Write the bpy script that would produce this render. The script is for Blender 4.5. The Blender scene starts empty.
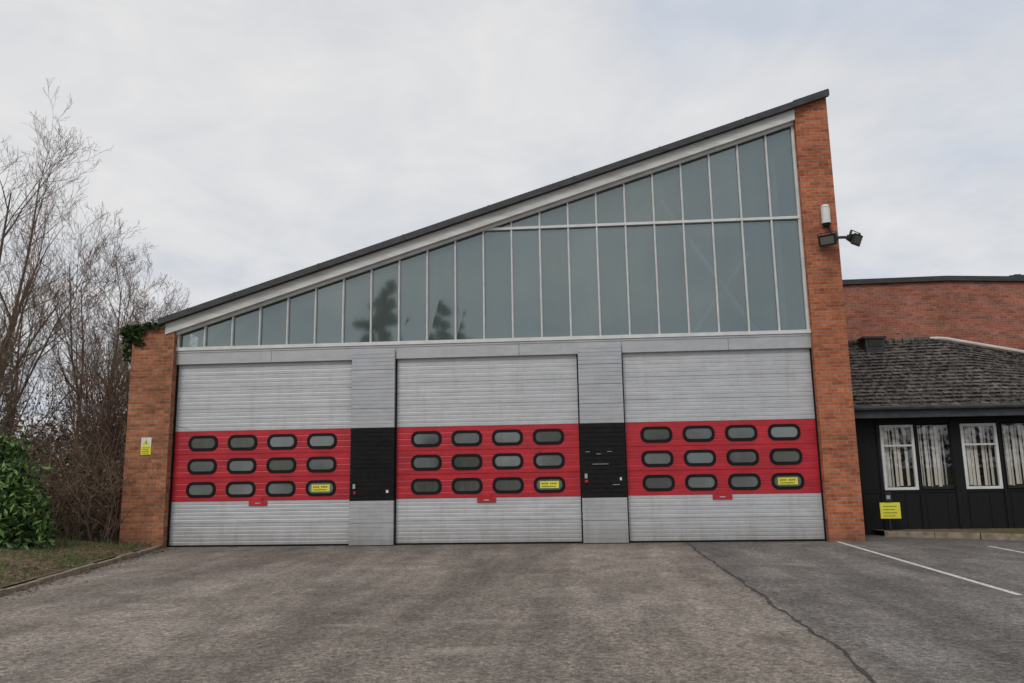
import bpy, math, random
from mathutils import Vector, Matrix
random.seed(7)
GZ=0.05
# ------------------------------------------------------------------ helpers
class MB:
    def __init__(s): s.v=[];s.f=[];s.m=[]
    def add(s,vs,fs,m=0):
        o=len(s.v); s.v+= [tuple(v) for v in vs]
        for f in fs: s.f.append(tuple(i+o for i in f)); s.m.append(m)
    def box(s,x0,x1,y0,y1,z0,z1,m=0):
        s.add([(x0,y0,z0),(x1,y0,z0),(x1,y1,z0),(x0,y1,z0),(x0,y0,z1),(x1,y0,z1),(x1,y1,z1),(x0,y1,z1)],
              [(0,3,2,1),(4,5,6,7),(0,1,5,4),(1,2,6,5),(2,3,7,6),(3,0,4,7)],m)
    def ext(s,poly,y0,y1,m=0):   # poly in xz (counter-clockwise seen from -Y)
        n=len(poly)
        vs=[(x,y0,z) for x,z in poly]+[(x,y1,z) for x,z in poly]
        fs=[tuple(range(n)),tuple(reversed(range(n,2*n)))]
        for i in range(n):
            j=(i+1)%n; fs.append((i,i+n,j+n,j))
        s.add(vs,fs,m)
    def tube(s,pts,rs,sides=6,m=0,cap=False):
        n=len(pts);vs=[]
        for i,p in enumerate(pts):
            a=pts[max(i-1,0)];b=pts[min(i+1,n-1)]
            t=(Vector(b)-Vector(a)).normalized()
            u=t.cross(Vector((0.31,0.17,0.93)))
            if u.length<1e-3:u=t.cross(Vector((1,0,0)))
            u.normalize();w=t.cross(u)
            for k in range(sides):
                an=2*math.pi*k/sides
                vs.append(Vector(p)+(u*math.cos(an)+w*math.sin(an))*rs[i])
        fs=[]
        for i in range(n-1):
            for k in range(sides):
                k2=(k+1)%sides
                fs.append((i*sides+k,i*sides+k2,(i+1)*sides+k2,(i+1)*sides+k))
        if cap:
            fs.append(tuple(reversed(range(sides))));fs.append(tuple(range((n-1)*sides,n*sides)))
        s.add(vs,fs,m)
    def obj(s,name,mats,parent=None,smooth=False,bevel=0):
        me=bpy.data.meshes.new(name); me.from_pydata(s.v,[],s.f)
        for m in mats: me.materials.append(m)
        me.polygons.foreach_set("material_index",s.m)
        if smooth: me.polygons.foreach_set("use_smooth",[True]*len(s.f))
        me.update()
        ob=bpy.data.objects.new(name,me); bpy.context.collection.objects.link(ob)
        if parent: ob.parent=parent
        if bevel:
            b=ob.modifiers.new("bevel",'BEVEL');b.width=bevel;b.segments=2;b.limit_method='ANGLE'
        return ob
def empty(name):
    e=bpy.data.objects.new(name,None);bpy.context.collection.objects.link(e);return e

class NT:
    def __init__(s,name):
        s.mat=bpy.data.materials.new(name);s.mat.use_nodes=True
        s.t=s.mat.node_tree;s.n=s.t.nodes;s.b=s.n["Principled BSDF"];s.out=s.n["Material Output"]
    def new(s,t,**k):
        n=s.n.new(t)
        for a,b in k.items(): setattr(n,a,b)
        return n
    def l(s,a,b): s.t.links.new(a,b)
    def pos(s): return s.new('ShaderNodeNewGeometry').outputs['Position']
    def noise(s,scale,detail=4,rough=.55,stretch=None,vec=None):
        n=s.new('ShaderNodeTexNoise');n.inputs['Scale'].default_value=scale
        n.inputs['Detail'].default_value=detail;n.inputs['Roughness'].default_value=rough
        v=vec or s.pos()
        if stretch:
            m=s.new('ShaderNodeMapping');m.inputs['Scale'].default_value=stretch
            s.l(v,m.inputs['Vector']);v=m.outputs[0]
        s.l(v,n.inputs['Vector']);return n.outputs['Fac']
    def ramp(s,fac,stops):
        r=s.new('ShaderNodeValToRGB');e=r.color_ramp.elements
        while len(e)<len(stops): e.new(.5)
        for i,(p,c) in enumerate(stops):
            e[i].position=p;e[i].color=(c[0],c[1],c[2],1) if not isinstance(c,(int,float)) else (c,c,c,1)
        s.l(fac,r.inputs[0]);return r.outputs[0]
    def mix(s,fac,a,b,mode='MIX'):
        m=s.new('ShaderNodeMix',data_type='RGBA',blend_type=mode)
        for k,sock,val in ((0,m.inputs[0],fac),(1,m.inputs[6],a),(1,m.inputs[7],b)):
            if isinstance(val,bpy.types.NodeSocket): s.l(val,sock)
            elif isinstance(val,(int,float)) : sock.default_value=val if k==0 else (val,val,val,1)
            else: sock.default_value=(*val,1)
        return m.outputs[2]
    def math(s,op,a,b=0.0):
        m=s.new('ShaderNodeMath',operation=op)
        for i,val in enumerate((a,b)):
            if isinstance(val,bpy.types.NodeSocket): s.l(val,m.inputs[i])
            else: m.inputs[i].default_value=val
        return m.outputs[0]
    def sep(s):
        sp=s.new('ShaderNodeSeparateXYZ');s.l(s.pos(),sp.inputs[0]);return sp.outputs
    def bump(s,h,strength=.3,dist=.01):
        b=s.new('ShaderNodeBump');b.inputs['Strength'].default_value=strength;b.inputs['Distance'].default_value=dist
        s.l(h,b.inputs['Height']);s.l(b.outputs[0],s.b.inputs['Normal'])
    def set(s,rough=.6,metal=0,spec=.5):
        s.b.inputs['Roughness'].default_value=rough;s.b.inputs['Metallic'].default_value=metal
        s.b.inputs['Specular IOR Level'].default_value=spec
    def col(s,c):
        if isinstance(c,bpy.types.NodeSocket): s.l(c,s.b.inputs['Base Color'])
        else: s.b.inputs['Base Color'].default_value=(*c,1)

def simple(name,c,rough=.6,metal=0,var=.25,scale=3,stretch=None,spec=.5):
    t=NT(name);t.set(rough,metal,spec)
    f=t.noise(scale,6,.6,stretch)
    lo=tuple(x*(1-var) for x in c);hi=tuple(min(1,x*(1+var)) for x in c)
    t.col(t.ramp(f,[(.3,lo),(.7,hi)]));return t.mat

def brick(name,c1,c2,mortar,grime=.5):
    t=NT(name);t.set(.85,0,.25)
    g=t.new('ShaderNodeNewGeometry')
    sp=t.new('ShaderNodeSeparateXYZ');t.l(g.outputs['Position'],sp.inputs[0])
    sn=t.new('ShaderNodeSeparateXYZ');t.l(g.outputs['Normal'],sn.inputs[0])
    ax=t.math('GREATER_THAN',t.math('ABSOLUTE',sn.outputs[0]),.6)
    u=t.math('ADD',t.math('MULTIPLY',sp.outputs[1],ax),t.math('MULTIPLY',sp.outputs[0],t.math('SUBTRACT',1.0,ax)))
    cv=t.new('ShaderNodeCombineXYZ');t.l(u,cv.inputs[0]);t.l(sp.outputs[2],cv.inputs[1])
    b=t.new('ShaderNodeTexBrick');t.l(cv.outputs[0],b.inputs['Vector'])
    b.inputs['Scale'].default_value=1;b.inputs['Brick Width'].default_value=.225;b.inputs['Row Height'].default_value=.075
    b.inputs['Mortar Size'].default_value=.0085;b.inputs['Mortar Smooth'].default_value=.2;b.inputs['Bias'].default_value=-.1
    b.inputs['Color1'].default_value=(*c1,1);b.inputs['Color2'].default_value=(*c2,1);b.inputs['Mortar'].default_value=(*mortar,1)
    nb=t.new('ShaderNodeTexWhiteNoise',noise_dimensions='2D')
    row=t.math('FLOOR',t.math('DIVIDE',sp.outputs[2],.075))
    off=t.math('MULTIPLY',t.math('MODULO',row,2.0),.5)
    colm=t.math('FLOOR',t.math('ADD',t.math('DIVIDE',u,.225),off))
    c2v=t.new('ShaderNodeCombineXYZ');t.l(colm,c2v.inputs[0]);t.l(row,c2v.inputs[1]);t.l(c2v.outputs[0],nb.inputs['Vector'])
    n=t.noise(1.1,6,.65);n2=t.noise(14,5,.6);n3=t.noise(2.0,5,.7,(1,1,.25))
    c=t.mix(1.0,b.outputs['Color'],t.ramp(nb.outputs['Value'],[(0.0,.72),(.2,.96),(1.0,1.18)]),'MULTIPLY')
    c=t.mix(1.0,c,t.ramp(n,[(.3,1-grime),(.65,1.12)]),'MULTIPLY')
    c=t.mix(1.0,c,t.ramp(n2,[(.25,.75),(.75,1.25)]),'MULTIPLY')
    c=t.mix(t.ramp(n3,[(.6,0.0),(.8,.35)]),c,(.12,.10,.085))
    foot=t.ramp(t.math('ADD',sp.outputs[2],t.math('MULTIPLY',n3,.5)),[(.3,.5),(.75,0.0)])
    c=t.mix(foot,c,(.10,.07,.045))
    t.col(c)
    inv=t.math('SUBTRACT',1.0,b.outputs['Fac'])
    t.bump(t.math('ADD',inv,t.math('MULTIPLY',n2,.3)),.6,.01)
    return t.mat

# ------------------------------------------------------------------ materials
M={}
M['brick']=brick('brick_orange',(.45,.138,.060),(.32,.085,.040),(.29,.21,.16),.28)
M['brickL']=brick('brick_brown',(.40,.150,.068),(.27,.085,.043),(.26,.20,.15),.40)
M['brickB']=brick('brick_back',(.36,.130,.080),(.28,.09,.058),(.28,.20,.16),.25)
def silver(name,c,stretch=(.6,1,2.5)):
    t=NT(name);t.set(.42,.2,.5)
    n=t.noise(2.2,7,.65,stretch);n2=t.noise(1.6,5,.7,(3,1,.3));n3=t.noise(9,6,.7,(.5,1,1))
    col=t.ramp(n,[(.25,tuple(x*.84 for x in c)),(.75,tuple(x*1.08 for x in c))])
    sp=t.sep()
    low=t.ramp(sp[2],[(.06,.9),(.6,0.0)])
    col=t.mix(t.math('MULTIPLY',low,n2),col,(.17,.14,.11))
    col=t.mix(t.ramp(n2,[(.52,0.0),(.8,.35)]),col,(.28,.275,.26))
    col=t.mix(1.0,col,t.ramp(n3,[(.3,.92),(.7,1.06)]),'MULTIPLY')
    t.col(col);t.l(t.ramp(n,[(.2,.35),(.8,.55)]),t.b.inputs['Roughness']);t.bump(n,.12,.02);return t.mat
M['silver']=silver('silver_door_paint',(.505,.515,.53))
M['silver2']=silver('silver_cladding',(.44,.45,.465))
M['red']=simple('red_door_paint',(.43,.014,.026),.4,0,.25,2.5,(.8,1,2))
M['black']=simple('black_metal',(.012,.012,.013),.45,0,.4,6)
M['rubber']=simple('black_rubber',(.008,.008,.008),.7,0,.3,8,None,.2)
M['gutter']=simple('fascia_dark',(.035,.036,.04),.6,0,.5,4,(1,1,3))
M['white']=simple('white_board',(.58,.58,.56),.6,0,.2,3,(.5,1,3))
M['mull']=simple('white_aluminium',(.62,.63,.62),.4,0,.12,4)
M['timber']=simple('black_stained_boards',(.008,.008,.009),.6,0,.4,6,(8,8,.5),.25)
M['concrete']=simple('concrete_kerb',(.23,.19,.14),.9,0,.45,6)
M['yellow']=simple('yellow_sign_face',(.72,.68,.05),.5,0,.1,5)
M['signwhite']=simple('sign_white',(.7,.7,.68),.5,0,.06,5)
M['lampgrey']=simple('lamp_housing_grey',(.36,.37,.38),.5,0,.15,6)
M['blind']=simple('blind_fabric',(.60,.57,.51),.8,0,.15,9,(6,1,.4))
M['rtext']=simple('sign_text_dark',(.08,.075,.02),.6)
M['slab']=simple('roof_felt',(.06,.06,.06),.9)
M['steel']=simple('pale_steel_bracing',(.6,.62,.61),.6,0,.1)
M['inner']=simple('interior_dark',(.04,.05,.05),.9)
def glassy(name,c1,c2,fac,rough,transp=0):
    t=NT(name);t.set(.5,0,.3)
    n=t.noise(.35,3,.5);n2=t.noise(1.5,6,.7,(2.5,1,.35));n4=t.noise(5,5,.7,(1,1,.12))
    c=t.ramp(n,[(.3,c1),(.7,c2)]);c=t.mix(t.ramp(n2,[(.5,0.0),(.85,.35)]),c,(.16,.18,.17))
    c=t.mix(1.0,c,t.ramp(n4,[(.3,.88),(.7,1.12)]),'MULTIPLY');t.col(c)
    gl=t.new('ShaderNodeBsdfGlossy');gl.inputs['Roughness'].default_value=rough;gl.inputs['Color'].default_value=(.85,.95,.95,1)
    base=t.b.outputs[0]
    if transp:
        tr=t.new('ShaderNodeBsdfTransparent');tr.inputs['Color'].default_value=(.8,.95,.93,1)
        m0=t.new('ShaderNodeMixShader');m0.inputs[0].default_value=transp
        t.l(base,m0.inputs[1]);t.l(tr.outputs[0],m0.inputs[2]);base=m0.outputs[0]
    m=t.new('ShaderNodeMixShader');m.inputs[0].default_value=fac
    t.l(base,m.inputs[1]);t.l(gl.outputs[0],m.inputs[2]);t.l(m.outputs[0],t.out.inputs[0]);return t.mat
M['glassA']=glassy('teal_glass_a',(.042,.072,.067),(.068,.098,.092),.19,.03,.26)
M['glassB']=glassy('teal_glass_b',(.038,.065,.061),(.062,.09,.085),.21,.03,.26)
M['glassC']=glassy('teal_glass_c',(.052,.082,.076),(.08,.108,.101),.18,.04,.22)
M['dglass']=glassy('door_window_glass',(.02,.021,.02),(.11,.115,.10),.15,.08)
def thin():
    t=NT('clear_window_glass');tr=t.new('ShaderNodeBsdfTransparent');gl=t.new('ShaderNodeBsdfGlossy');gl.inputs['Roughness'].default_value=.02
    m=t.new('ShaderNodeMixShader');m.inputs[0].default_value=.13
    t.l(tr.outputs[0],m.inputs[1]);t.l(gl.outputs[0],m.inputs[2]);t.l(m.outputs[0],t.out.inputs[0]);return t.mat
M['thin']=thin()
def asphalt():
    t=NT('worn_asphalt');t.set(.9,0,.25)
    big=t.noise(.25,6,.6);mid=t.noise(1.6,7,.7);grain=t.noise(16,4,.75);fine=t.noise(50,3,.7);f2=t.noise(130,2,.6)
    streak=t.noise(.9,6,.65,(1,.14,1));streak2=t.noise(2.6,5,.65,(1,.2,1))
    c=t.ramp(big,[(.3,(.190,.160,.133)),(.7,(.305,.262,.222))])
    c=t.mix(1.0,c,t.ramp(streak,[(.3,.64),(.7,1.32)]),'MULTIPLY')
    c=t.mix(1.0,c,t.ramp(streak2,[(.3,.84),(.7,1.14)]),'MULTIPLY')
    c=t.mix(1.0,c,t.ramp(mid,[(.3,.74),(.7,1.22)]),'MULTIPLY')
    c=t.mix(1.0,c,t.ramp(grain,[(.32,.5),(.68,1.5)]),'MULTIPLY')
    c=t.mix(1.0,c,t.ramp(fine,[(.3,.45),(.72,1.6)]),'MULTIPLY')
    c=t.mix(1.0,c,t.ramp(f2,[(.35,.7),(.7,1.4)]),'MULTIPLY')
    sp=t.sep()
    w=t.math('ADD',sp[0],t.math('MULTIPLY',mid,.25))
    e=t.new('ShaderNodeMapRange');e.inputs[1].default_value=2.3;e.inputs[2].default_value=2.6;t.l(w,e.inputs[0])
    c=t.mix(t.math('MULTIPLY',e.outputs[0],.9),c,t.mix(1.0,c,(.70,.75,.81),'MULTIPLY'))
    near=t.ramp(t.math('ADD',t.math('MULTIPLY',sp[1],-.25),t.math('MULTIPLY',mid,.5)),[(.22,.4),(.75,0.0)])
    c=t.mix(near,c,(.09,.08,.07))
    st=t.noise(.9,5,.6);c=t.mix(t.ramp(st,[(.58,0.0),(.70,.5)]),c,(.095,.083,.072))
    pale=t.noise(.5,6,.75,(.6,1.3,1));c=t.mix(t.ramp(pale,[(.60,0.0),(.70,.5)]),c,(.48,.42,.35))
    spots=t.noise(7,3,.5);c=t.mix(t.ramp(spots,[(.68,0.0),(.73,.5)]),c,(.06,.053,.047))
    t.col(c);t.bump(t.math('ADD',grain,t.math('MULTIPLY',fine,.7)),.9,.02);return t.mat
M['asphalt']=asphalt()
M['tar']=simple('tar_joint',(.045,.04,.035),.8,0,.6,9)
def paint():
    t=NT('worn_road_paint');t.set(.8,0,.3)
    f=t.noise(22,6,.75);t.col(t.ramp(f,[(.36,(.2,.18,.16)),(.5,(.66,.65,.62))]));return t.mat
M['paint']=paint()
def soil():
    t=NT('leaf_litter_soil');t.set(.95,0,.1)
    f=t.noise(9,8,.75);g=t.noise(.9,4,.6)
    c=t.ramp(f,[(.3,(.045,.034,.02)),(.5,(.17,.125,.08)),(.7,(.31,.24,.165))])
    c=t.mix(t.ramp(g,[(.45,0.0),(.6,.7)]),c,(.08,.10,.035));t.col(c);t.bump(f,.8,.04);return t.mat
M['soil']=soil()
def grass():
    t=NT('rough_grass');t.set(.95,0,.1)
    f=t.noise(3,8,.75);t.col(t.ramp(f,[(.3,(.035,.05,.015)),(.7,(.10,.11,.045))]));return t.mat
M['grass']=grass()
def tiles():
    t=NT('concrete_roof_tiles');t.set(.9,0,.2)
    sp=t.sep();cv=t.new('ShaderNodeCombineXYZ')
    t.l(sp[0],cv.inputs[0]);t.l(t.math('SUBTRACT',sp[1],.86),cv.inputs[1])
    b=t.new('ShaderNodeTexBrick');t.l(cv.outputs[0],b.inputs['Vector']);b.inputs['Scale'].default_value=1
    b.inputs['Brick Width'].default_value=.22;b.inputs['Row Height'].default_value=.182;b.inputs['Mortar Size'].default_value=.014
    b.inputs['Color1'].default_value=(.12,.105,.097,1);b.inputs['Color2'].default_value=(.04,.036,.035,1);b.inputs['Mortar'].default_value=(.008,.008,.008,1)
    n=t.noise(9,7,.8);n2=t.noise(1.2,5,.6)
    c=t.mix(t.ramp(n,[(.48,0.0),(.66,.8)]),b.outputs['Color'],(.25,.22,.19))
    c=t.mix(1.0,c,t.ramp(n2,[(.3,.7),(.7,1.2)]),'MULTIPLY');t.col(c)
    t.bump(t.math('SUBTRACT',1.0,b.outputs['Fac']),.9,.03);return t.mat
M['tiles']=tiles()
M['bark']=simple('bark_greybrown',(.12,.092,.066),.9,0,.45,5,(3,3,.6))
M['twig']=simple('twig_brown',(.165,.11,.078),.9,0,.35,2)
def leafmat(name,c,rough=.45):
    t=NT(name);t.set(rough,0,.4);f=t.noise(5,3,.6)
    t.col(t.ramp(f,[(.3,tuple(x*.55 for x in c)),(.7,tuple(x*1.35 for x in c))]));return t.mat
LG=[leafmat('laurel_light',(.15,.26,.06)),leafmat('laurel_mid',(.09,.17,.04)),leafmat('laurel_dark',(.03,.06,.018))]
LI=[leafmat('ivy_mid',(.065,.11,.03)),leafmat('ivy_dark',(.025,.05,.015))]
LB=[leafmat('dead_leaf_brown',(.21,.14,.08),.9),leafmat('dead_leaf_dark',(.09,.064,.04),.9),leafmat('bramble_green',(.085,.11,.04),.8)]
LD=[leafmat('far_tree_grey',(.11,.09,.07),.95),leafmat('far_tree_green',(.07,.075,.045),.95)]
LE=[leafmat('conifer_dark',(.012,.02,.009)),leafmat('conifer_mid',(.02,.032,.012))]

# ------------------------------------------------------------------ ground
g=MB();g.add([(-700,-700,0),(700,-700,0),(700,900,0),(-700,900,0)],[(0,1,2,3)])
g.obj('ground',[M['grass']])
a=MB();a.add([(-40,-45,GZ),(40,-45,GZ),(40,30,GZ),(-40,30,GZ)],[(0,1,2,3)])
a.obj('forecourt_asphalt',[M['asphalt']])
KL=[(-9.25,-.18),(-9.05,-1.0),(-8.75,-2.6),(-8.3,-4.8),(-7.9,-6.8),(-7.4,-9.5),(-6.6,-14),(-5.6,-20),(-4.5,-30)]
def kx(y):
    for (x0,y0),(x1,y1) in zip(KL,KL[1:]):
        if y1<=y<=y0: return x0+(x1-x0)*(y-y0)/(y1-y0)
    return -10.35 if y>-.18 else -4.5
from mathutils import noise as mn
v=MB();NX=30;vs=[];fs=[]
ys=[-30+i*(29.82)/50 for i in range(51)]+[-.17+i*.8 for i in range(1,45)]
for y in ys:
    e=kx(y)-.08
    for i in range(NX+1):
        d=(i/NX)**1.8*30
        z=GZ+.075+min(d,2.5)*.10+.05*mn.noise(Vector((e-d,y,0))*1.7)*min(1,d*2)
        vs.append((e-d,y,z))
for j in range(len(ys)-1):
    for i in range(NX):
        k=j*(NX+1)+i;fs.append((k,k+NX+1,k+NX+2,k+1))
v.add(vs,fs);v.obj('verge_soil',[M['soil']],smooth=True)
k=MB()
for (x0,y0),(x1,y1) in zip(KL,KL[1:]):
    L=math.hypot(x1-x0,y1-y0);n=max(1,round(L/.9))
    for i in range(n):
        a0=i/n+.004;a1=(i+1)/n-.004
        p=Vector((x0+(x1-x0)*a0,y0+(y1-y0)*a0));q=Vector((x0+(x1-x0)*a1,y0+(y1-y0)*a1))
        d=(q-p).normalized();nn=Vector((d.y,-d.x))*.05;h=GZ+.075+random.uniform(-.018,.018)
        c=[p-nn,p+nn,q+nn,q-nn]
        k.add([(w.x,w.y,0) for w in c]+[(w.x,w.y,h) for w in c],[(4,7,6,5),(0,4,5,1),(1,5,6,2),(2,6,7,3),(3,7,4,0)])
k.obj('edging_kerb',[M['concrete']])
def strip(name,pts,w,mat,z,jit=0):
    m=MB();vs=[]
    P=[]
    for (x0,y0),(x1,y1) in zip(pts,pts[1:]):
        n=max(1,int(math.hypot(x1-x0,y1-y0)/.12))
        for i in range(n): P.append((x0+(x1-x0)*i/n,y0+(y1-y0)*i/n))
    P.append(pts[-1]);dr=0
    for i,(x,y) in enumerate(P):
        a=P[max(i-1,0)];b=P[min(i+1,len(P)-1)];d=Vector((b[0]-a[0],b[1]-a[1])).normalized();n=Vector((d.y,-d.x))
        dr=dr*.85+random.uniform(-jit,jit);w1=w*(1+random.uniform(-.7,.7)*(1 if jit else 0))
        vs+=[(x+n.x*(w1/2)+dr,y+n.y*w1/2,z),(x-n.x*w1/2+dr,y-n.y*w1/2,z)]
    m.add(vs,[(2*i,2*i+1,2*i+3,2*i+2) for i in range(len(P)-1)]);return m.obj(name,[mat])
strip('painted_line',[(5.58,-.05),(5.34,-7.3)],.085,M['paint'],GZ+.004)
strip('painted_line',[(8.02,-1.35),(7.95,-3.6)],.08,M['paint'],GZ+.004)
strip('tarmac_joint',[(2.45,-.1),(2.36,-1.6),(2.33,-5),(2.29,-7.2),(2.22,-11),(2.1,-17)],.045,M['tar'],GZ+.004,.024)

# ------------------------------------------------------------------ fire station
FS=empty('fire_station')
DOORS=[(-9.18,-4.97),(-3.95,.22),(1.22,5.40)]
SL=.312
def ztop(x): return 5.24+SL*(x+9.71)
PX=6.15
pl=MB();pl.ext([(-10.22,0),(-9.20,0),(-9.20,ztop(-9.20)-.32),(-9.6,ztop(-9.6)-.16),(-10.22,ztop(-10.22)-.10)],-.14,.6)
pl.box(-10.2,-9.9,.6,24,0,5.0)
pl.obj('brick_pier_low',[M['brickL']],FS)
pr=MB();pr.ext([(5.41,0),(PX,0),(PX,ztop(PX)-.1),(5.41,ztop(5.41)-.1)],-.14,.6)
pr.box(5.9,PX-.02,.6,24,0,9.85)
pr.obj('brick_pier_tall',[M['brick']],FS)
bk=MB();bk.ext([(-9.9,0),(5.9,0),(5.9,9.7),(-9.9,4.9)],23.7,24);bk.obj('rear_wall',[M['brickB']],FS)
def para(m,x0,x1,dt,db,y0,y1,mi=0):
    m.ext([(x0,ztop(x0)-db),(x1,ztop(x1)-db),(x1,ztop(x1)-dt),(x0,ztop(x0)-dt)],y0,y1,mi)
r=MB();para(r,-9.5,PX,.03,.12,-.20,24.1);r.obj('roof_deck',[M['slab']],FS)
r=MB();para(r,-9.55,PX+.03,0,.145,-.30,-.205)
for i in range(1,8):
    x=-9.76+i*2.0;para(r,x,x+.04,-.006,.15,-.307,-.2)
r.obj('roof_fascia',[M['gutter']],FS)
r=MB();para(r,-9.42,5.40,.148,.40,-.17,.0)
for i in range(1,6):
    x=-9.42+i*2.7;para(r,x,x+.05,.15,.402,-.178,-.17)
r.obj('white_bargeboard',[M['white']],FS)
r=MB();para(r,-9.4,5.40,.401,.47,-.06,.02);r.obj('glazing_head_trim',[M['mull']],FS)
r=MB();para(r,5.38,PX+.04,-.05,.0,-.22,.7);r.obj('pier_coping',[M['gutter']],FS)
GX0,GX1,GB,TZ=-9.20,5.41,4.60,7.25
npan=22;pw=(GX1-GX0)/npan
gh=lambda x: ztop(x)-.45
gl=MB()
xt=GX0+11*pw
def pane(x0,x1,z0,z1a,z1b,mi):
    dy=[random.uniform(-.004,.004) for _ in range(4)]
    gl.add([(x0,.06+dy[0],z0),(x1,.06+dy[1],z0),(x1,.06+dy[2],z1b),(x0,.06+dy[3],z1a)],[(0,1,2,3)],mi)
for i in range(npan):
    x0=GX0+i*pw;x1=x0+pw
    if i>=11:
        pane(x0,x1,GB,TZ,TZ,random.choice([0,0,1,2]));
        pane(x0,x1,TZ,gh(x0),gh(x1),random.choice([0,2,2,1]))
    else: pane(x0,x1,GB,gh(x0),gh(x1),random.choice([0,1,1,2]))
gl.obj('glazing_panes',[M['glassA'],M['glassB'],M['glassC']],FS)
mu=MB()
for i in range(npan+1):
    x=GX0+i*pw;w=.019
    if i==0:x+=w
    if i==npan:x-=.03;w=.035
    mu.ext([(x-w,GB),(x+w,GB),(x+w,gh(x+w)+.01),(x-w,gh(x-w)+.01)],.0,.075)
    mu.box(x-w*.35,x+w*.35,-.015,.0,GB,gh(x))
mu.box(xt-.02,GX1-.03,-.02,.07,TZ-.03,TZ+.03)
mu.box(GX0,GX1,-.035,.08,GB-.045,GB+.035)
mu.obj('glazing_bars',[M['mull']],FS)
bkp=MB();bkp.ext([(GX0,4.3),(GX1,4.3),(GX1,gh(GX1)+.2),(GX0,gh(GX0)+.2)],1.0,1.1);bkp.obj('dark_interior_backing',[M['inner']],FS)  # added dark sheet behind the panes, its colour stands in for interior shade
br_=MB()
def beam(xa,za,xb,zb,w,y=.30):
    d=Vector((xb-xa,zb-za)).normalized();n=Vector((-d.y,d.x))*w/2
    br_.ext([(xa-n.x,za-n.y),(xb-n.x,zb-n.y),(xb+n.x,zb+n.y),(xa+n.x,za+n.y)],y,y+.08)
beam(2.3,7.9,4.3,4.7,.10);beam(4.3,6.6,2.9,4.7,.09,.42);beam(4.95,8.9,4.95,4.7,.10,.3)
br_.obj('roof_bracing',[M['steel']],FS)
li=MB();
for xa,xb in zip([-9.2,-6.9,-3.95,-1.1,1.22,3.6],[-6.9,-3.95,-1.1,1.22,3.6,5.41]): li.box(xa+.003,xb-.003,.0,.2,4.23,4.553)
li.box(-9.2,5.41,-.012,.0,4.50,4.553)
li.obj('lintel_cladding',[M['silver2']],FS,bevel=.005)
for n,(x0,x1) in enumerate([(-4.97,-3.95),(.22,1.22)]):
    m=MB();
    x0+=.012;x1-=.012
    # horizontally ribbed cladding, like the doors
    def rib(z0,z1):
        nz=round((z1-z0)/.088);pr_=[]
        for i in range(nz):
            za=z0+(z1-z0)*i/nz;zb=z0+(z1-z0)*(i+1)/nz
            pr_+= [(za,-.054),(za+.006,-.061),(zb-.006,-.061),(zb,-.054)]
        for (za,ya),(zb,yb) in zip(pr_,pr_[1:]):
            if zb>za: m.add([(x0,ya,za),(x1,ya,za),(x1,yb,zb),(x0,yb,zb)],[(0,1,2,3)])
        m.box(x0,x1,-.053,.12,z0,z1)
    zs=[GZ+.01,.54,1.03]
    for a0,a1 in zip(zs,zs[1:]): rib(a0+.003,a1-.003)
    zs=[2.65,3.09,3.53,3.98,4.43]
    for a0,a1 in zip(zs,zs[1:]): rib(a0+.003,a1-.003)
    m.box(x0+.02,x1-.02,-.03,.1,GZ,4.42,1)
    m.obj('infill_panel_%d'%(n+1),[M['silver2'],M['rubber']],FS)
    m=MB();nsl=16;hh=(2.645-1.035)/nsl
    for i in range(nsl):
        a0=1.035+i*hh
        m.add([(x0,-.055,a0+.004),(x1,-.055,a0+.004),(x1,-.085,a0+hh*.8),(x0,-.085,a0+hh*.8),(x0,-.03,a0+hh),(x1,-.03,a0+hh)],[(0,1,2,3),(3,2,5,4)])
    m.box(x0,x1,-.04,.1,1.035,2.645)
    if n==0:
        m.box(x0+.08,x0+.13,-.11,-.05,1.30,1.40,1);m.box(x1-.16,x1-.11,-.10,-.05,1.2,1.26,2)
        m.box(x0+.10,x0+.14,-.10,-.05,1.18,1.24,3)
    else:
        for i in range(3): m.box(x0+.1+i*.24,x0+.20+i*.24,-.105,-.05,2.02-.05*(i%2),2.03-.05*(i%2),1)
        m.box(x0+.07,x0+.13,-.11,-.05,1.45,1.55,1);m.box(x0+.07,x0+.14,-.112,-.05,1.36,1.42,3)
        m.box(x1-.3,x1-.15,-.10,-.05,1.30,1.31,1);m.box(x1-.14,x1-.10,-.10,-.05,1.4,1.46,2)
        m.box(x0+.25,x0+.6,-.10,-.05,1.75,1.76,1)
    m.obj('black_louvre_panel_%d'%(n+1),[M['black'],M['lampgrey'],M['signwhite'],M['red']],FS)
def rr(cx,cz,w,h,r,n=6):
    P=[]
    for (sx,sz,a0) in ((1,-1,-90),(1,1,0),(-1,1,90),(-1,-1,180)):
        for i in range(n+1):
            a=math.radians(a0+90*i/n);P.append((cx+sx*(w/2-r)+r*math.cos(a)*1.0,cz+sz*(h/2-r)+r*math.sin(a)))
    return P
DY=.09
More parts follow.
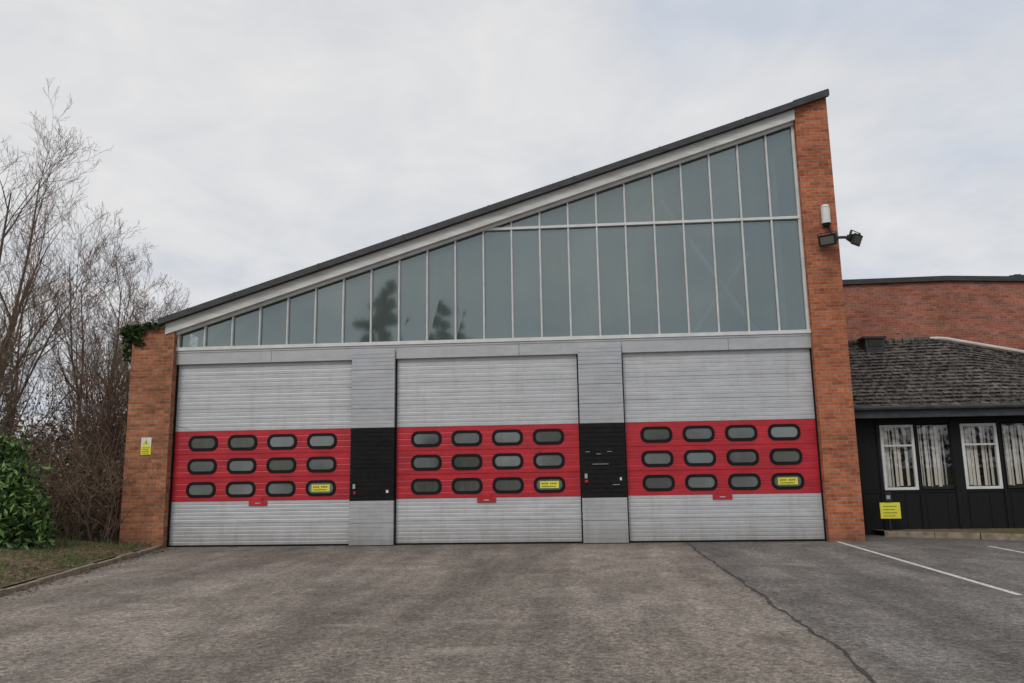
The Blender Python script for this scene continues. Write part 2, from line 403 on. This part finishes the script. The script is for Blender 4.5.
def door(x0,x1,idx):
    D=MB()
    secs=[.085,.57,1.06,1.593,2.126,2.66,3.17,3.68,4.235]
    prof=[]
    for s0,s1 in zip(secs,secs[1:]):
        mi=1 if 1.05<=s0<2.6 else 0
        nr=6 if mi==0 else 4
        ty=random.uniform(-.004,.004)
        prof.append((s0,.016,mi));prof.append((s0+.006,ty,mi))
        for i in range(1,nr):
            z=s0+(s1-s0)*i/nr;gd=(.003+.003*(i%2)) if mi==0 else .003
            prof.append((z-.014,ty,mi));prof.append((z-.004,gd+ty,mi));prof.append((z+.004,gd+ty,mi));prof.append((z+.014,ty,mi))
        prof.append((s1-.006,ty,mi));prof.append((s1-.0001,.016,mi))
    for (za,ya,ma),(zb,yb,mb) in zip(prof,prof[1:]):
        D.add([(x0,DY+ya,za),(x1,DY+ya,za),(x1,DY+yb,zb),(x0,DY+yb,zb)],[(0,1,2,3)],ma)
    D.box(x0,x1,DY+.05,DY+.09,GZ,4.3,0)
    D.obj('shutter_door_%d'%idx,[M['silver'],M['red']],FS)
    S=MB();S.box(x0,x1,DY-.005,DY+.04,GZ+.001,.084)
    S.box(x0-.01,x0+.018,.04,DY-.006,GZ,4.23);S.box(x1-.018,x1+.01,.04,DY-.006,GZ,4.23)
    S.obj('door_seal_%d'%idx,[M['rubber']],FS)
    Wn=MB()
    for rI,cz in enumerate((2.385,1.855,1.325)):
        for c in range(4):
            cx=x0+.70+c*(x1-x0-1.40)/3
            o=rr(cx,cz,.71,.365,.155);i_=rr(cx,cz,.57,.225,.10);n=len(o)
            o2=rr(cx,cz,.69,.345,.15)
            vs=[(x,DY+.012,z) for x,z in o]+[(x,DY-.022,z) for x,z in o2]+[(x,DY-.022,z) for x,z in i_]+[(x,DY-.004,z) for x,z in i_]
            fs=[]
            for kk in range(3):
                for j in range(n):
                    j2=(j+1)%n;fs.append((kk*n+j,kk*n+j2,(kk+1)*n+j2,(kk+1)*n+j))
            Wn.add(vs,fs,0)
            t1=random.uniform(-.004,.004)
            Wn.add([(x,DY-.008+t1*(z-cz)*8,z) for x,z in i_],[tuple(range(n))],1)
            if rI==2 and c==3:
                Wn.box(cx-.21,cx+.21,DY-.016,DY-.012,cz-.075,cz+.075,2)
                Wn.box(cx-.17,cx+.14,DY-.019,DY-.0165,cz-.045,cz-.03,3)
                for q in range(9): 
                    if q!=4: Wn.box(cx-.175+q*.038,cx-.15+q*.038,DY-.019,DY-.0165,cz+.01,cz+.04,3)
    Wn.obj('door_windows_%d'%idx,[M['rubber'],M['dglass'],M['yellow'],M['rtext']],FS)
    H=MB();hx=x0+2.06
    H.box(hx-.21,hx+.21,DY-.03,DY-.002,.955,1.055,0);H.box(hx-.06,hx+.06,DY-.033,DY-.0305,.995,1.02,1)
    H.box(hx-.1,hx+.1,DY-.03,DY-.002,1.057,1.13,0)
    H.obj('door_handle_plate_%d'%idx,[M['red'],M['lampgrey']],FS,bevel=.004)
for i,(x0,x1) in enumerate(DOORS): door(x0,x1,i+1)

# ------------------------------------------------------------------ fittings on the piers
L=empty('floodlight_pair')
m=MB();m.box(5.78,6.30,-.20,-.145,6.66,6.71);m.box(5.98,6.10,-.17,-.141,6.58,6.80);m.obj('bracket',[M['black']],L)
def flood(cx,ang,nm,par,tilt=35):
    m=MB()
    vs=[(-.17,-.10,-.11),(.17,-.10,-.11),(.17,-.10,.11),(-.17,-.10,.11),(-.10,.06,-.06),(.10,.06,-.06),(.10,.06,.07),(-.10,.06,.07)]
    m.add(vs,[(0,1,2,3),(4,7,6,5),(0,4,5,1),(1,5,6,2),(2,6,7,3),(3,7,4,0)])
    m.box(-.185,.185,-.125,-.10,-.125,.125);m.box(-.14,.14,-.128,-.126,-.08,.08,1)
    for q in range(5): m.box(-.09+q*.04,-.08+q*.04,.06,.10,-.05,.06)
    m.box(-.20,-.187,-.05,.0,-.02,.16);m.box(.187,.20,-.05,.0,-.02,.16);m.box(-.2,.2,-.05,.0,.16,.172)
    o=m.obj(nm,[M['black'],M['dglass']],par,bevel=.005)
    o.location=(cx,-.32,6.60);o.rotation_euler=(math.radians(tilt),0,math.radians(ang))
flood(5.86,-30,'floodlight_head_1',L,20);flood(6.38,45,'floodlight_head_2',L,25)
WL=empty('wall_lamp')
m=MB();m.tube([(5.88,-.24,7.0),(5.88,-.24,7.38)],[.095,.095],16,0,True);m.tube([(5.88,-.24,7.38),(5.88,-.24,7.43)],[.105,.07],16,0,True)
m.tube([(5.88,-.24,6.94),(5.88,-.24,7.0)],[.06,.102],16,1,True);m.box(5.82,5.94,-.20,-.141,7.05,7.36,1)
m.obj('lamp_body',[M['signwhite'],M['black']],WL)
m=MB();m.tube([(5.92,-.16,7.05),(5.96,-.155,6.9),(6.0,-.155,6.8)],[.012]*3,6);m.obj('cable',[M['black']],WL)
SG=empty('pier_warning_sign')
m=MB();sx,sz=-9.72,2.34;m.box(sx-.12,sx+.12,-.155,-.142,sz-.20,sz+.0,0);m.box(sx-.12,sx+.12,-.155,-.142,sz+.0,sz+.19,1)
m.add([(sx-.09,-.158,sz+.03),(sx+.09,-.158,sz+.03),(sx,-.158,sz+.17)],[(0,1,2)],0)
m.add([(sx-.02,-.161,sz+.05),(sx+.02,-.161,sz+.05),(sx,-.161,sz+.13)],[(0,1,2)],2)
for q in range(4): m.box(sx-.09,sx+.09-.03*(q%2),-.158,-.1555,sz-.05-q*.04,sz-.038-q*.04,2)
m.obj('plate',[M['yellow'],M['signwhite'],M['rtext']],SG)

# ------------------------------------------------------------------ annex
AN=empty('office_annex');WY=1.5
m=MB()
m.box(6.2,16,WY,WY+.1,.0,1.02);m.box(6.2,16,WY,WY+.1,2.58,2.72)
m.box(6.2,7.22,WY,WY+.1,1.02,2.58)
x=6.3
while x<16:
    m.box(x,x+.012,WY-.012,WY,.12,.98);x+=.47
posts=[(8.05,8.09),(8.86,9.08),(9.92,9.98),(10.84,11.0),(11.9,12.0),(12.9,13.1),(14.9,15.0)]
for a0,a1 in posts: m.box(a0,a1,WY-.03,WY+.1,GZ,2.62)
m.box(7.18,7.24,WY-.03,WY+.1,GZ,2.62);m.box(6.62,6.68,WY-.03,WY+.1,GZ,2.62)
m.box(6.2,16,WY-.02,WY+.0,1.0,1.04)
m.box(6.25,16,WY+.9,WY+1,0,2.7)  # added dark backing behind the blinds, black colour stands in for room shade
m.obj('boarded_wall',[M['timber']],AN)
wins=[(7.27,8.03,1),(8.1,8.85,0),(9.09,9.90,1),(10.0,10.83,0),(11.02,11.88,1),(12.02,12.88,0),(13.12,14.88,1)]
fr=MB();bl=MB();gp=MB()
for a0,a1,wf in wins:
    w=.06 if wf else .02;mi=0 if wf else 1
    z0,z1=1.06,2.56
    fr.box(a0,a0+w,WY-.03,WY+.04,z0,z1,mi);fr.box(a1-w,a1,WY-.03,WY+.04,z0,z1,mi)
    fr.box(a0+w,a1-w,WY-.028,WY+.04,z0,z0+w,mi);fr.box(a0+w,a1-w,WY-.028,WY+.04,z1-w,z1,mi)
    if wf: 
        fr.box(a0+w,a1-w,WY-.024,WY+.03,z1-.5,z1-.46,mi)
    gp.add([(a0+w,WY+.0,z0+w),(a1-w,WY+.0,z0+w),(a1-w,WY+.0,z1-w),(a0+w,WY+.0,z1-w)],[(0,1,2,3)])
    xx=a0+w+.01
    while xx<a1-w-.06:
        an=random.uniform(.1,.9);cw=.078*math.cos(an)
        zb=z0+.06+random.uniform(0,.04)
        if random.random()<.93: bl.add([(xx,WY+.10,zb),(xx+cw,WY+.10+.05*math.sin(an),zb),(xx+cw,WY+.10+.05*math.sin(an),z1-.05),(xx,WY+.10,z1-.05)],[(0,1,2,3)])
        xx+=.083
fr.obj('window_frames',[M['mull'],M['timber']],AN);bl.obj('vertical_blinds',[M['blind']],AN);gp.obj('window_glass',[M['thin']],AN)
m=MB();m.box(6.24,16.3,.93,1.02,2.70,2.93);m.box(6.24,16.3,1.02,WY+.1,2.72,2.76)
m.tube([(6.3,.87,2.92),(16.3,.87,2.90)],[.055,.055],8,0,True)
m.obj('eaves_fascia',[M['gutter']],AN)
rt=MB();ny=20
def ridge(x):
    if x<10.3: return 4.93+.09*(x-6.24)/4.06
    return 5.02-.21*(x-10.3) if x<13 else 4.453-.1*(x-13)
xs=[6.24+i*.22 for i in range(46)]
for j in range(ny):
    t0=j/ny;t1=(j+1)/ny
    for xa,xb in zip(xs,xs[1:]):
        j1=random.uniform(-.012,.012)
        def pt(x,t,lift): 
            return (x,.86+(4.5-.86)*t,2.93+(ridge(x)-2.93)*t+lift)
        rt.add([pt(xa,t0,.034+j1),pt(xb,t0,.034+j1),pt(xb,t1,0),pt(xa,t1,0),pt(xa,t0,0),pt(xb,t0,0)],[(0,1,2,3),(4,5,1,0)],0)
for xa,xb in zip(xs,xs[1:]):
    rt.add([(xa,4.5,ridge(xa)),(xb,4.5,ridge(xb)),(xb,7.9,3.2),(xa,7.9,3.2)],[(0,1,2,3)],0)
rt.obj('tiled_roof',[M['tiles']],AN)
rd=MB()
rd.tube([(x,4.5,ridge(x)+.02) for x in xs[:19]],[.09+.012*(i%2) for i in range(19)],8,0,True)
rd.tube([(x,4.45,ridge(x)+.05) for x in xs[17:]],[.05]*(len(xs)-17),8,1,True)
rd.obj('ridge_capping',[M['tiles'],M['white']],AN)
m=MB();m.box(8.05,8.55,3.9,4.3,4.6,5.02);m.box(8.0,8.6,3.85,4.35,5.02,5.08);m.box(8.12,8.48,3.88,3.895,4.8,4.98,1);m.obj('roof_vent',[M['gutter'],M['black']],AN)
m=MB();m.box(15.9,16,1.6,7.9,0,2.9);m.obj('annex_end_wall',[M['brickB']],AN)
BH=empty('brick_hall')
m=MB();m.ext([(6.25,0),(22,0),(22,7.25),(16.5,7.32),(12.3,7.50),(6.25,7.46)],8,20);m.obj('brick_walls',[M['brickB']],BH)
m=MB()
pts=[(6.25,7.46),(12.3,7.50),(16.5,7.32),(22,7.25)]
for (xa,za),(xb,zb) in zip(pts,pts[1:]): m.ext([(xa,za+.003),(xb,zb+.003),(xb,zb+.16),(xa,za+.16)],7.9,20.1)
m.obj('parapet_coping',[M['gutter']],BH)
m=MB();m.box(14.7,14.9,8.4,8.5,7.5,7.75);m.box(14.5,15.3,8.3,8.6,7.62,7.7);m.obj('roof_pipework',[M['gutter']],BH)

# pavement + kerb right
m=MB();pv=[(6.9,1.49),(7.0,1.05),(7.9,.62),(9.4,-.25),(11.5,-1.2),(16,-2.4),(16,1.49)]
n=len(pv);m.add([(x,y,GZ+.12) for x,y in pv],[tuple(range(n))],0)
m.obj('pavement',[M['soil']])
m=MB()
for (x0,y0),(x1,y1) in zip(pv[1:5],pv[2:6]):
    Lk=math.hypot(x1-x0,y1-y0);nn=max(1,round(Lk/.9))
    for i in range(nn):
        a0=i/nn+.006;a1=(i+1)/nn-.006
        p=Vector((x0+(x1-x0)*a0,y0+(y1-y0)*a0));q=Vector((x0+(x1-x0)*a1,y0+(y1-y0)*a1));d=(q-p).normalized();w=Vector((d.y,-d.x))*.065
        c=[p-w,p+w,q+w,q-w]
        m.add([(u.x,u.y,0) for u in c]+[(u.x,u.y,GZ+.125) for u in c],[(4,5,6,7),(0,1,5,4),(1,2,6,5),(2,3,7,6),(3,0,4,7)])
m.obj('pavement_kerb',[M['concrete']])
YS=empty('yellow_notice_sign')
m=MB();m.box(7.10,7.14,.98,1.02,GZ,1.0);m.obj('post',[M['black']],YS)
m=MB();m.box(6.92,7.36,.955,.972,.45,.80,0)
for q in range(4): m.box(6.98,7.28-.05*(q%2),.951,.954,.71-q*.07,.722-q*.07,1)
m.obj('face',[M['yellow'],M['rtext']],YS)
m=MB();m.box(7.04,7.18,.93,1.0,.82,1.02);m.box(7.07,7.15,.925,.93,.88,.96,1);m.obj('meter_box',[M['black'],M['lampgrey']],YS)

# ------------------------------------------------------------------ vegetation
def rv(s=1): return Vector((random.gauss(0,s),random.gauss(0,s),random.gauss(0,s)))
def make_tree(name,base,height,seed,counts=(11,7,6,4),lean=(0,0),r0=.14,spread=.6,up=.25,stems=1,first=.18):
    random.seed(seed);m=MB()
    def br(p,d,L,r,lv):
        n=[8,6,5,4,3][lv];P=[p.copy()];R=[r];c=p.copy();dd=d.copy();step=L/n;dirs=[d.copy()]
        for i in range(n):
            dd=(dd+rv([.07,.10,.14,.16,.18][lv])+Vector((0,0,up*(.1 if lv==0 else .22)))).normalized()
            c=c+dd*step;P.append(c.copy());dirs.append(dd.copy());R.append(max(r*(1-(i+1)/n*.85),.0036))
        m.tube(P,R,[7,5,4,3,3][lv],0 if lv<2 else 1)
        if lv>=len(counts): return
        for k in range(counts[lv]):
            t=first+(1-first)*(k+random.random())/counts[lv] if lv==0 else .12+.88*(k+random.random())/counts[lv]
            t=min(t,.99);i=int(t*n);f=t*n-i
            q=P[i].lerp(P[i+1],f);dl=dirs[i+1]
            side=rv(1);side=(side-dl*side.dot(dl)).normalized()
            nd=(dl*(1-spread*.55)+side*spread+Vector((0,0,.12))).normalized()
            cl=L*random.uniform(.38,.62)*(1.05-.55*t) if lv==0 else L*random.uniform(.35,.65)*(1.1-.5*t)
            cr=max(min(R[i]*.55,r*.45),.0042)
            br(q,nd,cl,cr,lv+1)
    for s in range(stems):
        b=Vector(base)+(Vector((random.uniform(-.35,.35),random.uniform(-.35,.35),0)) if stems>1 else Vector((0,0,0)))
        d=Vector((lean[0]+random.uniform(-.16,.16)*(stems>1),lean[1]+random.uniform(-.12,.12)*(stems>1),1)).normalized()
        br(b,d,height*random.uniform(.82,1) if stems>1 else height,r0*random.uniform(.7,1),0)
    return m.obj(name,[M['bark'],M['twig']])
def leaves(m,c,rad,n,size,nm,shell=.45,minz=None,aspect=.42,droop=.0):
    c=Vector(c)
    for _ in range(n):
        d=rv().normalized();rr_=(shell+(1-shell)*random.random()**.6)
        p=c+Vector((d.x*rad[0],d.y*rad[1],d.z*rad[2]))*rr_
        if minz is not None and p.z<minz: p.z=minz+random.random()*.2
        a=(rv()+Vector((0,0,-droop))).normalized();b=a.cross(rv()).normalized()
        s=size*random.uniform(.6,1.3);a*=s;b*=s*aspect
        k=b.cross(a).normalized()*s*.1
        mi=random.randrange(nm)
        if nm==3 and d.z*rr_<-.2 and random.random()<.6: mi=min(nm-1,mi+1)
        m.add([p-a,p+b*.9+k,p+a,p-b*.9+k],[(0,1,2,3)],mi)
B=.2
make_tree('bare_tree',(-15.7,3.5,B),9.8,11,(11,8,6,3),(-.07,0),.13,.6,.30,1,.25)
make_tree('bare_tree',(-17.6,5.5,B),12.2,52,(9,7,5,3),(.0,0),.12,.5,.34,1,.30)
make_tree('bare_tree',(-14.2,5.0,B),8.6,13,(11,7,6,3),(-.04,0),.08,.5,.3,3,.15)
make_tree('bare_tree',(-13.4,6.0,B),7.0,14,(10,7,6,3),(-.04,0),.06,.5,.28,4,.12)
make_tree('bare_tree',(-14.9,1.5,B),6.6,15,(10,7,6,3),(-.03,0),.07,.5,.28,4,.12)
make_tree('bare_tree',(-17.2,9.0,B),8.5,16,(10,7,6,3),(0,0),.11,.65,.2,1,.2)
make_tree('bare_tree',(-12.2,2.6,B),4.9,17,(9,7,5,3),(-.08,0),.045,.5,.28,5,.1)
make_tree('bare_tree',(-13.0,30,B),11.0,18,(11,8,6,3),(0,0),.16,.7,.2,1,.25)
random.seed(5)
m=MB()
for z in [x*.4 for x in range(1,14)]:
    leaves(m,(-15.7-.07*z+.03,3.5,B+z),(.22+.12*math.sin(z*3),.25,.35),80,.075,2,.4)
m.obj('trunk_ivy',LI)
# laurel: uneven shoots rather than one mound
m=MB();random.seed(77)
for i in range(64):
    bx=random.uniform(-12.7,-10.75);by=random.uniform(-2.9,-1.5)
    hz=random.uniform(.5,1.0)+1.7*max(0,min(1,(-10.45-bx)/1.3))*random.uniform(.55,1.0)
    p=Vector((bx,by,.15));tip=Vector((bx+random.gauss(0,.18),by-random.uniform(0,.3),hz))
    m.tube([p,(p+tip)/2+rv(.05),tip],[.018,.012,.005],5,3)
    for k in range(4):
        c=p.lerp(tip,.35+.65*k/3);leaves(m,(c.x,c.y,c.z),(.34,.32,.26),42,.095,3,.2,.12,.40)
for i in range(16):
    bx=random.uniform(-11.2,-10.3);leaves(m,(bx,random.uniform(-2.7,-2.0),random.uniform(.25,.7)),(.3,.3,.22),60,.08,3,.2,.12,.4)
m.obj('laurel_bush',LG+[M['bark']])
def thicket(name,spots,seed,mats,size=.05):
    random.seed(seed);m=MB()
    for c,r_,n,st in spots:
        leaves(m,c,r_,n,size,len(mats),.15,.12,.5,.3)
        for i in range(st):
            p=Vector((c[0]+random.uniform(-1,1)*r_[0],c[1]+random.uniform(-1,1)*r_[1],.15));d=Vector((random.gauss(0,.35),random.gauss(0,.3),1)).normalized();P=[p];Lc=(c[2]+r_[2])*random.uniform(.6,1.3)
            for k in range(5):
                d=(d+rv(.16)+Vector((0,0,-.05*k))).normalized();P.append(P[-1]+d*Lc/5)
            m.tube(P,[.012,.010,.008,.006,.005,.003],3,len(mats))
            for k in range(6):
                q=P[random.randint(1,5)];e=(rv()+Vector((0,0,.5))).normalized();m.tube([q,q+e*.25+rv(.03),q+e*.5+rv(.06)],[.005,.004,.0025],3,len(mats))
    return m.obj(name,mats+[M['twig']])
thicket('bramble_thicket',[((-11.1,.3,.9),(.75,.9,1.1),1300,100),((-10.9,1.6,1.4),(.55,1,1.4),900,100),((-12.3,.6,1.2),(1,1,1.3),1500,110),((-13.6,1.0,1.5),(1.1,1,1.6),1400,100),((-15,0.5,1.6),(1.3,1,1.7),1400,90),((-16.6,1.5,1.9),(1.5,1,1.9),1300,70),((-12.2,2.8,2.2),(1.1,1,2.0),1000,120),((-14.5,3.2,2.4),(1.6,1,2.2),1200,110),((-13.3,4.2,2.7),(1.5,.8,2.3),800,90)],21,LB)
m=MB();random.seed(31)
for i in range(26):
    x=-12-i*1.0;leaves(m,(x,random.uniform(8,12),1.8),(1.6,1.5,random.uniform(1.6,2.6)),420,.12,2,.2,.1,.6)
m.obj('hedge',LD)
m=MB();random.seed(8)
leaves(m,(-10.2,-.12,5.0),(.33,.25,.22),420,.055,2,.2,None,.8);leaves(m,(-9.8,-.12,5.14),(.38,.2,.10),240,.05,2,.2,None,.8);leaves(m,(-10.34,-.05,4.66),(.13,.2,.4),240,.05,2,.2,None,.8);leaves(m,(-10.05,-.17,4.78),(.16,.05,.15),60,.045,2,.2,None,.8)
for i in range(30):
    p=Vector((-10.2+random.uniform(-.25,.5),-.12,5.1));m.tube([p,p+Vector((random.uniform(-.3,.2),random.uniform(-.1,.1),random.uniform(.1,.3)))],[.005,.002],3,2)
m.obj('ivy_on_pier',LI+[M['twig']])
m=MB();random.seed(9)
for i in range(3000):
    y=random.uniform(-9,-.2);d=abs(random.gauss(0,.9));x=kx(y)-.12-d
    z=GZ+.10+min(d,2.5)*.10
    if random.random()<.16: x=kx(y)+.07+abs(random.gauss(0,.18));z=GZ+.008
    a=random.random()*6.28;s=random.uniform(.012,.035)
    m.add([(x+math.cos(a)*s,y+math.sin(a)*s,z),(x+math.cos(a+1.5)*s*.7,y+math.sin(a+1.5)*s*.7,z+.012),(x-math.cos(a)*s,y-math.sin(a)*s,z+.004),(x-math.cos(a+1.5)*s*.7,y-math.sin(a+1.5)*s*.7,z+.01)],[(0,1,2,3)],random.randrange(2))
for i in range(260):
    x=random.uniform(-9,5.4);y=-abs(random.gauss(0,.12))-.05;a=random.random()*6.28;s=random.uniform(.01,.028)
    m.add([(x+math.cos(a)*s,y+math.sin(a)*s,GZ+.006),(x+math.cos(a+1.5)*s*.7,y+math.sin(a+1.5)*s*.7,GZ+.012),(x-math.cos(a)*s,y-math.sin(a)*s,GZ+.006),(x-math.cos(a+1.5)*s*.7,y-math.sin(a+1.5)*s*.7,GZ+.012)],[(0,1,2,3)],i%2)
m.obj('fallen_leaves',LB[:2])
# ground-cover tufts along the verge
m=MB();random.seed(61)
for i in range(2600):
    y=random.uniform(-8.5,-.3);d=random.random()**1.3*2.6+.06;x=kx(y)-.1-d
    if mn.noise(Vector((x,y,3))*1.1)<-.05: continue
    z=GZ+.08+min(d,2.5)*.10;h=random.uniform(.04,.13);a=random.random()*6.28;l=random.uniform(-.05,.05)
    m.add([(x-.008*math.cos(a),y-.008*math.sin(a),z),(x+.008*math.cos(a),y+.008*math.sin(a),z),(x+l,y+l,z+h)],[(0,1,2)],random.randrange(2))
m.obj('verge_grass',[LG[1],LB[2]])
def leafy(name,base,h,rx,seed,mats,zmin=.28):
    random.seed(seed);m=MB();b=Vector(base)
    m.tube([b,b+Vector((.2,0,h*.4)),b+Vector((0,.1,h*.9))],[.3,.2,.05],8,len(mats))
    for i in range(46):
        t=random.uniform(zmin,1);w=rx*math.sin(math.pi*min(1,max(.1,(t-.12))))**.6
        a=random.random()*6.28;rr_=random.random()**.5*w
        c=b+Vector((math.cos(a)*rr_,math.sin(a)*rr_,h*t))
        m.tube([b+Vector((0,0,h*t*.7)),c],[.05,.015],4,len(mats))
        leaves(m,c,(rx*.28,rx*.28,rx*.24),150,.15,len(mats),.1,None,.6)
    return m.obj(name,mats+[M['bark']])
leafy('evergreen_tree',(-14.0,-40,0),16.6,2.1,41,LE)
leafy('evergreen_tree',(-9.6,-41,0),14.6,1.7,42,LE)
m=MB();random.seed(33)
for i in range(45):
    x=-60+i*2.8;leaves(m,(x,-52+random.uniform(-2,2),3),(2.2,1.5,random.uniform(2,4.2)),160,.3,2,.2,.1,.6)
for i in range(60):
    x=-150+i*5;leaves(m,(x,85+random.uniform(-4,4),4),(4,3,random.uniform(3,6)),150,.5,2,.2,.1,.6)
m.obj('distant_trees',LD)

# ------------------------------------------------------------------ world / light
w=bpy.data.worlds.new("World");bpy.context.scene.world=w;w.use_nodes=True
t=w.node_tree;N=t.nodes;bg=N['Background']
EL,AZ=math.radians(42),math.radians(205)
sky=N.new('ShaderNodeTexSky');sky.sky_type='NISHITA';sky.sun_disc=False;sky.sun_elevation=EL;sky.sun_rotation=AZ
def vm(op,a,b):
    n=N.new('ShaderNodeVectorMath');n.operation=op
    for i,x in enumerate((a,b)):
        if isinstance(x,bpy.types.NodeSocket): t.links.new(x,n.inputs[i])
        else: n.inputs[i].default_value=x
    return n.outputs[0]
tc=N.new('ShaderNodeTexCoord');sp=N.new('ShaderNodeSeparateXYZ');t.links.new(tc.outputs['Generated'],sp.inputs[0])
ad=N.new('ShaderNodeMath');ad.operation='ADD';ad.inputs[1].default_value=.22;t.links.new(sp.outputs[2],ad.inputs[0])
mx=N.new('ShaderNodeMath');mx.operation='MAXIMUM';mx.inputs[1].default_value=.12;t.links.new(ad.outputs[0],mx.inputs[0])
cb=N.new('ShaderNodeCombineXYZ')
for i in range(3): t.links.new(mx.outputs[0],cb.inputs[i])
vec=vm('DIVIDE',tc.outputs['Generated'],cb.outputs[0])
def wn(scale,det,rough,off,dist=.5):
    n=N.new('ShaderNodeTexNoise');n.inputs['Scale'].default_value=scale;n.inputs['Detail'].default_value=det;n.inputs['Roughness'].default_value=rough
    n.inputs['Distortion'].default_value=dist
    t.links.new(vm('ADD',vec,off),n.inputs['Vector']);return n.outputs['Fac']
def wr(f,st):
    r=N.new('ShaderNodeValToRGB');e=r.color_ramp.elements
    while len(e)<len(st): e.new(.5)
    for i,(p,c) in enumerate(st): e[i].position=p;e[i].color=(*c,1)
    t.links.new(f,r.inputs[0]);return r.outputs[0]
def wm(f,a,b,mode='MIX'):
    m=N.new('ShaderNodeMix');m.data_type='RGBA';m.blend_type=mode
    for k,s,x in ((0,m.inputs[0],f),(1,m.inputs[6],a),(1,m.inputs[7],b)):
        if isinstance(x,bpy.types.NodeSocket): t.links.new(x,s)
        elif k==0: s.default_value=x
        else: s.default_value=(*x,1)
    return m.outputs[2]
cl=wr(wn(1.5,6,.5,(3.1,1.2,.4)),[(.36,(6.2,6.65,7.45)),(.5,(7.2,7.3,7.55)),(.62,(8.0,7.95,7.95))])
cl2=wr(wn(4.5,7,.58,(8,2,1),.8),[(.32,(.93,.945,.965)),(.68,(1.045,1.04,1.03))])
cl=wm(1.0,cl,cl2,'MULTIPLY')
c=wm(.93,sky.outputs[0],cl)
t.links.new(c,bg.inputs[0]);bg.inputs[1].default_value=.100
sd=bpy.data.lights.new('sun','SUN');sd.energy=1.25;sd.angle=math.radians(20);sd.color=(1,.955,.89)
so=bpy.data.objects.new('sun',sd);bpy.context.collection.objects.link(so)
d=Vector((math.sin(AZ)*math.cos(EL),math.cos(AZ)*math.cos(EL),math.sin(EL)))
so.rotation_euler=d.to_track_quat('Z','Y').to_euler()

# ------------------------------------------------------------------ camera
yaw,pitch,roll,f=.07216,.16798,-.0162,773.15
cy,sy=math.cos(yaw),math.sin(yaw)
fw=Vector((-sy*math.cos(pitch),cy*math.cos(pitch),math.sin(pitch)));r_=Vector((cy,sy,0));u=r_.cross(fw)
c,s=math.cos(roll),math.sin(roll);R2=c*r_+s*u;U2=-s*r_+c*u
cd=bpy.data.cameras.new('camera');co=bpy.data.objects.new('camera',cd);bpy.context.collection.objects.link(co)
mt=Matrix((R2,U2,-fw)).transposed().to_4x4();mt.translation=(0,-17.4,1.6);co.matrix_world=mt
cd.sensor_width=36;cd.lens=f/1024*36;cd.clip_end=3000;cd.clip_start=.1
sc=bpy.context.scene;sc.camera=co
sc.view_settings.view_transform='Standard';sc.view_settings.look='None';sc.view_settings.exposure=0
